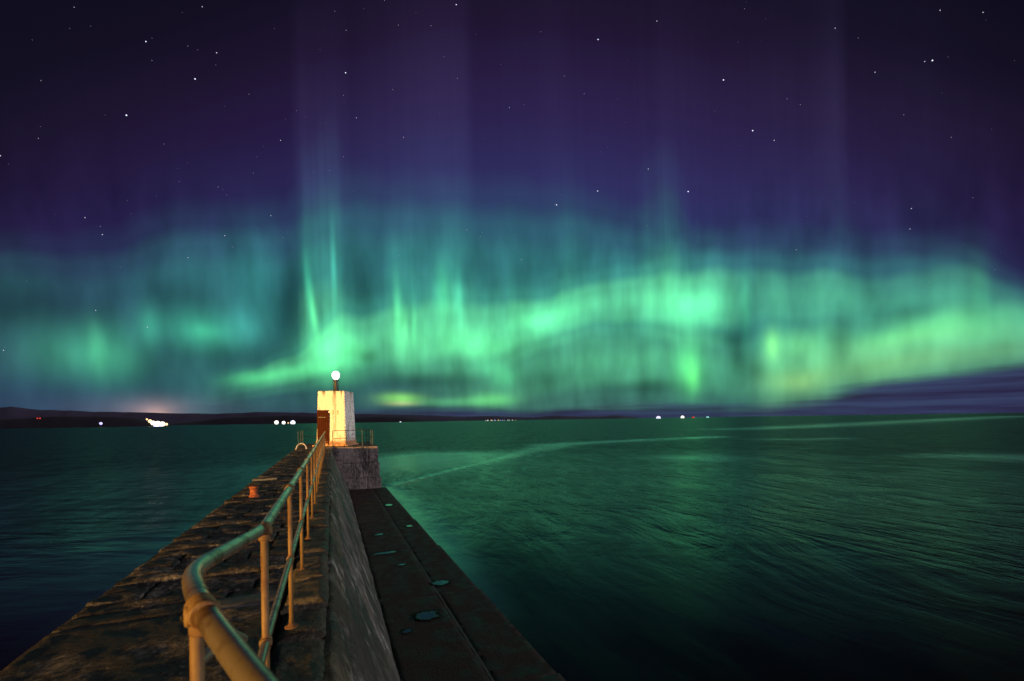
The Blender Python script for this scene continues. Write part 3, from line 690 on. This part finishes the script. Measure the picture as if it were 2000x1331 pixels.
# ------------------------------------------------------------------ thin railing round the platform
pr = empty('platform_railing', (0, 0, 0), a)
tag(pr, 'thin dark guard rail with sagging wire round the end platform', 'railing')
loop = [(.12, PY0+.25), (.95, PY0+.22), (1.95, PY0+.2), (2.62, PY0+.25), (2.66, PY0+2.2), (2.66, PY0+4.2), (2.66, PY1-.3), (.3, PY1-.3), (-1.95, PY1-.3), (-1.95, PY0+3.6), (-1.95, PY0+.8)]
for x, y in loop: shade_auto(MB().tube([(x, y, PZ-.03), (x, y, PZ+1.06)], .024, 10).build('post', rail2_m, pr))
for z in (1.05, .55):
    for p_, q_ in zip(loop[:-1], loop[1:]):
        if p_ == loop[9] : pass
        shade_auto(MB().tube([(p_[0], p_[1], PZ+z), (q_[0], q_[1], PZ+z)], .018, 10).build('bar', rail2_m, pr))
for (x0, y0, z0), (x1, y1, z1) in [((.95, PY0+.2, PZ+.10), (2.62, PY0+.23, PZ+.42)), ((.12, PY0+.22, PZ+.5), (1.95, PY0+.18, PZ+.62))]:
    pts = [(x0+(x1-x0)*t, y0+(y1-y0)*t-.03, z0+(z1-z0)*t-.12*math.sin(math.pi*t)) for t in np.linspace(0, 1, 12)]
    shade_auto(MB().tube(pts, .009, 6).build('wire', dark_m, pr))

# hoops of the boarding ladder on the landward edge
hoop = empty('ladder_hoops', ROT @ Vector((-1.70, 31.2, PZ-.02)), a)
tag(hoop, 'pair of pale hoop handrails at the head of a ladder beside the beacon', 'ladder')
for yy in (-.18, .28):
    pts = [(-.29*math.cos(t)+.0, yy, .36*math.sin(t)-.02) for t in np.linspace(0, math.pi, 18)]
    shade_auto(MB().tube(pts, .022, 10).build('hoop', white_m, hoop))

# iron mooring bollard
bo = empty('mooring_bollard', ROT @ Vector((-1.60, 11.6, DECK+.012)), a)
tag(bo, 'small rusty iron mooring bollard on the left edge of the deck', 'bollard')
shade_auto(MB().lathe([(.105, -.03), (.108, .015), (.088, .03), (.08, .05), (.078, .15), (.08, .175)], 22).build('shaft', rust_m, bo))
shade_auto(MB().lathe([(.08, .17), (.092, .18), (.095, .20), (.088, .22), (.05, .233), (.01, .236)], 22).build('cap', rust_m, bo))
# pale edging stone beyond the bollard
es = patch('edging_stone', (XL-.02, 15.0, DECK+.045), EX, EY, .62, .14, .05, None, strip_m, .006, 5, nxt(), .09, .02, .006)
es.rotation_euler = (0, 0, a); tag(es, 'pale edging stone lying across the left edge beyond the bollard', 'stone')

# ------------------------------------------------------------------ puddles on the ledge
def pud(b):
    q = N('ShaderNodeAttribute'); q.attribute_name = 'margin'
    n1 = noise(ocoord(), 14, 4, .6, '3D'); e = smooth(M('ADD', q.outputs['Fac'], M('MULTIPLY', M('SUBTRACT', n1, .5), .9)), .45, 1.0)
    put(b.inputs['Base Color'], mixc(e, (.006, .006, .006), (.010, .005, .005)))
    put(b.inputs['Roughness'], M('MULTIPLY_ADD', e, .75, .03)); b.inputs['IOR'].default_value = 1.333
    put(b.inputs['Specular IOR Level'], M('MULTIPLY_ADD', e, -.95, 1.0))
pud_m = material('standing_rainwater', pud)
for nm, X, Y, rx, ry, lab in [
    (1, 1.95, 10.4, .27, .40, 'largest puddle, on the ledge below the second bay of the wall'),
    (2, 1.62, 15.9, .42, .22, 'long narrow puddle close to the foot of the wall'),
    (3, 1.70, 18.6, .18, .25, 'small puddle near the foot of the wall, farther than the long one'),
    (4, 1.98, 14.4, .15, .14, 'small round puddle at the middle of the inner ledge strip'),
    (5, 2.74, 12.4, .26, .30, 'puddle touching the seam on the outer strip of the ledge'),
    (6, 2.80, 25.0, .20, .7, 'farthest puddle, near the end platform on the outer strip'),
    (7, 3.02, 19.6, .13, .30, 'small puddle near the outer edge of the ledge'),
    (8, 1.45, 9.8, .10, .12, 'tiny puddle beside the largest one at the wall foot')]:
    n = 64; v = [(0, 0, 0)]; mg = [0.0]; f = []; zp = LEDGE + (.016 if X < XJ else .010)
    for g_ in (.45, .7, .88, 1.0):
        for k in range(n):
            t = 2*math.pi*k/n; q = 1 + .6*(float(fbm(np.array([math.cos(t)*1.7+nm*9]), np.array([math.sin(t)*1.7+nm*5]), nm, 4)[0])-.5)*2
            v.append((1.3*rx*q*g_*math.cos(t), .7*ry*q*g_*math.sin(t), 0)); mg.append(g_)
    f += [(0, 1+k, 1+(k+1) % n) for k in range(n)]
    for r_ in range(3): f += [(1+r_*n+k, 1+(r_+1)*n+k, 1+(r_+1)*n+(k+1) % n, 1+r_*n+(k+1) % n) for k in range(n)]
    pme = mesh('puddle', v, f); at = pme.attributes.new('margin', 'FLOAT', 'POINT'); at.data.foreach_set('value', np.array(mg, dtype=np.float32))
    o = link('puddle', pme, None, pud_m)
    o.location = ROT @ Vector((X, Y, zp)); o.rotation_euler = (0, 0, a); tag(o, lab, 'puddle', 'puddles on the ledge')

# ------------------------------------------------------------------ lights across the water
def far_light(name, x, y, rpx, D, c, s, label, group=None, squash=1.0):
    az_, e_ = azel(x, y); dist = D/math.cos(R(az_)); z = max(2.0, CAM_Z + math.tan(R(e_))*dist); r = rpx*D/FPX  # globe radius takes in the glare, far wider than the lamp itself
    t = empty(name, (dist*math.sin(R(az_)), dist*math.cos(R(az_)), 0)); tag(t, label, 'light', group)
    b = MB(); b.tube([(0, 0, -1), (0, 0, z)], [r*.10, r*.06], 6); b.build('mast', dark_m, t)
    key = 'glow_%d_%d_%d_%d' % (*[int(q*100) for q in c], int(s*10)); s *= .22
    m = bpy.data.materials.get(key) or emit(key, c, s)
    l = MB(); l.lathe([(max(.02*r, q[0]), q[1]*squash) for q in sphere_prof(r, 0, 8)], 14); o = l.build('lamp', m, t, True); o.location = (0, 0, z)
WM = (1, .86, .66)
W_, BL, OR, RD, CY = (1, .95, .88), (.55, .55, 1.0), (1, .62, .30), (1, .06, .04), (.35, .9, .9)
far_light('shore_light', 197, 827, 2.6, 1900, BL, 3, 'small blue-white light alone left of the brightest cluster')
yard = 'floodlights of the bright yard on the left shore'
for x, y, r, c, w_ in [(293, 822.5, 3.2, OR, 'orange floodlight on the upper left of the dazzling cluster'), (299, 826, 4.2, WM, 'left of the three big white floodlights in the dazzling cluster'), (308, 828, 5.6, W_, 'largest white floodlight in the middle of the dazzling cluster'),
        (317, 828, 4.6, WM, 'right of the three big white floodlights in the dazzling cluster'), (325, 828.5, 2.4, OR, 'small orange floodlight at the right tip of the dazzling cluster'), (303, 834, 2.6, BL, 'left blue-tinged floodlight at the foot of the dazzling cluster'), (287, 819, 1.6, OR, 'smallest orange floodlight, topmost of the dazzling cluster'), (313, 835, 2.4, BL, 'right blue-tinged floodlight at the foot of the dazzling cluster')]:
    far_light('yard_floodlight', x, y, r, 1850, c, 5, w_, yard)
far_light('quay_light', 540, 825, 3.8, 2600, W_, 4, 'left of the three bright lights beside the tower')
far_light('quay_light', 554, 825.5, 3.2, 2600, W_, 4, 'middle of the three bright lights beside the tower')
far_light('quay_light', 572, 825.5, 4.4, 2600, (.85, .85, 1), 4, 'right and largest of the three bright lights beside the tower')
far_light('quay_light', 563, 826, 1.6, 2600, OR, 2, 'faint orange light between the middle and right bright lights')
far_light('mast_light', 73, 817, 1.3, 2000, RD, 1.2, 'left of two red warning lights above the headland')
far_light('mast_light', 78, 817, 1.3, 2000, RD, 1.2, 'right of two red warning lights above the headland')
far_light('shore_light', 782, 827, 1.5, 3000, (.8, .85, 1), 2, 'small lone white light right of the tower')
for k in range(12):
    far_light('village_light', 949+k*4.6+random.uniform(-1.5, 1.5), 824.5+random.uniform(-.6, .6), random.choice((.8, 1.0, 1.5)), 4300, random.choice((W_, W_, BL, OR)), 1.5, '%s tiny light from the left in the row of far village lights' % ('first second third fourth fifth sixth seventh eighth ninth tenth eleventh twelfth'.split()[k]), 'row of village lights')
far_light('village_light', 1007, 824, .8, 4300, OR, .8, 'faint tiny light just right of the village row')
far_light('ship_light', 1286, 819.5, 4.4, 3400, (.72, .72, 1), 3, 'blue-white round light, largest on the right horizon')
far_light('ship_light', 1333, 815, 3.4, 3400, W_, 3, 'white light right of the large blue-white one')
far_light('ship_light', 1354, 817, 2.4, 3400, RD, 1.2, 'red light on the right horizon')
far_light('ship_light', 1382, 816.5, 2.6, 3400, CY, 1.5, 'small cyan light, rightmost on the horizon')

# ------------------------------------------------------------------ stars
STARS = [(145,14,1),(395,13,2),(285,81,3),(297,118,1),(367,90,1),(423,103,2),(381,154,3),(247,225,3),(75,270,1),(1,304,2),(80,157,1),(486,184,1),(321,281,1),(548,274,2),(495,338,1),(426,365,1),(579,216,1),(675,142,3),(676,59,1),(696,230,2),(788,268,2),(767,175,1),(654,22,1),(751,1,1),(891,9,3),(778,49,1),(842,50,1),(893,153,1),(867,111,1),(995,210,2),(671,186,1),(671,306,1),(644,333,1),
 (1056,62,1),(1168,77,3),(1283,41,2),(1413,156,3),(1470,255,3),(1631,55,2),(1676,74,1),(1709,141,2),(1821,118,3),(1806,120,2),(1836,20,2),(1920,24,2),(1454,17,1),(1167,373,3),(1344,374,3),(1266,330,2),(1512,274,2),(1563,204,1),(1537,193,1),(1141,183,1),(1102,148,1),(1024,204,1),(1765,224,1),(1858,268,1),(1900,386,1),(1087,400,3),(1084,400,1),(1018,507,2),(1780,407,2),(1777,447,2),(1555,488,2),(1814,551,1),(1943,526,1),
 (166,425,2),(200,458,2),(196,442,1),(367,503,2),(439,460,2),(529,421,2),(454,482,1),(553,464,1),(187,606,2),(288,639,2),(7,684,2),(912,449,2),(942,454,1),(938,462,1),(849,693,1),(1196,705,1),(1265,441,1),(1404,478,1),(752,632,1),(780,499,1)]
dirs = [(*azel(x, y), k) for x, y, k in STARS]
for _ in range(900):
    z = random.random(); dirs.append((random.uniform(-180, 180), math.degrees(math.asin(.06+.94*z)), 0))
SR = 60000.0; mbs = [MB() for _ in range(4)]
ico = [(0, 0, 1), (1, 0, 0), (0, 1, 0), (-1, 0, 0), (0, -1, 0), (0, 0, -1)]; icf = [(0, 1, 2), (0, 2, 3), (0, 3, 4), (0, 4, 1), (5, 2, 1), (5, 3, 2), (5, 4, 3), (5, 1, 4)]
for az_, e_, k in dirs:
    r = (.4, .5, .72, 1.0)[k]*random.uniform(.8, 1.15)*SR/FPX
    c = Vector((math.sin(R(az_))*math.cos(R(e_)), math.cos(R(az_))*math.cos(R(e_)), math.sin(R(e_))))*SR
    r *= 1/max(.6, math.cos(R(min(60, abs(az_)))))**.0
    mbs[k].add([tuple(c+Vector(p)*r) for p in ico], icf)
big = MB(); mi = []
for k, b in enumerate(mbs):
    n0 = len(big.f); big.add(b.v, b.f); mi += [k]*(len(big.f)-n0)
stm = mesh('stars', big.v, big.f, False)
for k, (c, s) in enumerate([((.7, .72, 1), .07), ((.8, .82, 1), .18), ((.82, .85, 1), .38), ((.75, .78, 1), .75)]): stm.materials.append(emit('star_%d' % k, c, s))
stm.polygons.foreach_set('material_index', mi)
stars = link('stars', stm); tag(stars, 'scattered stars over the night sky', None, None, 'stuff')
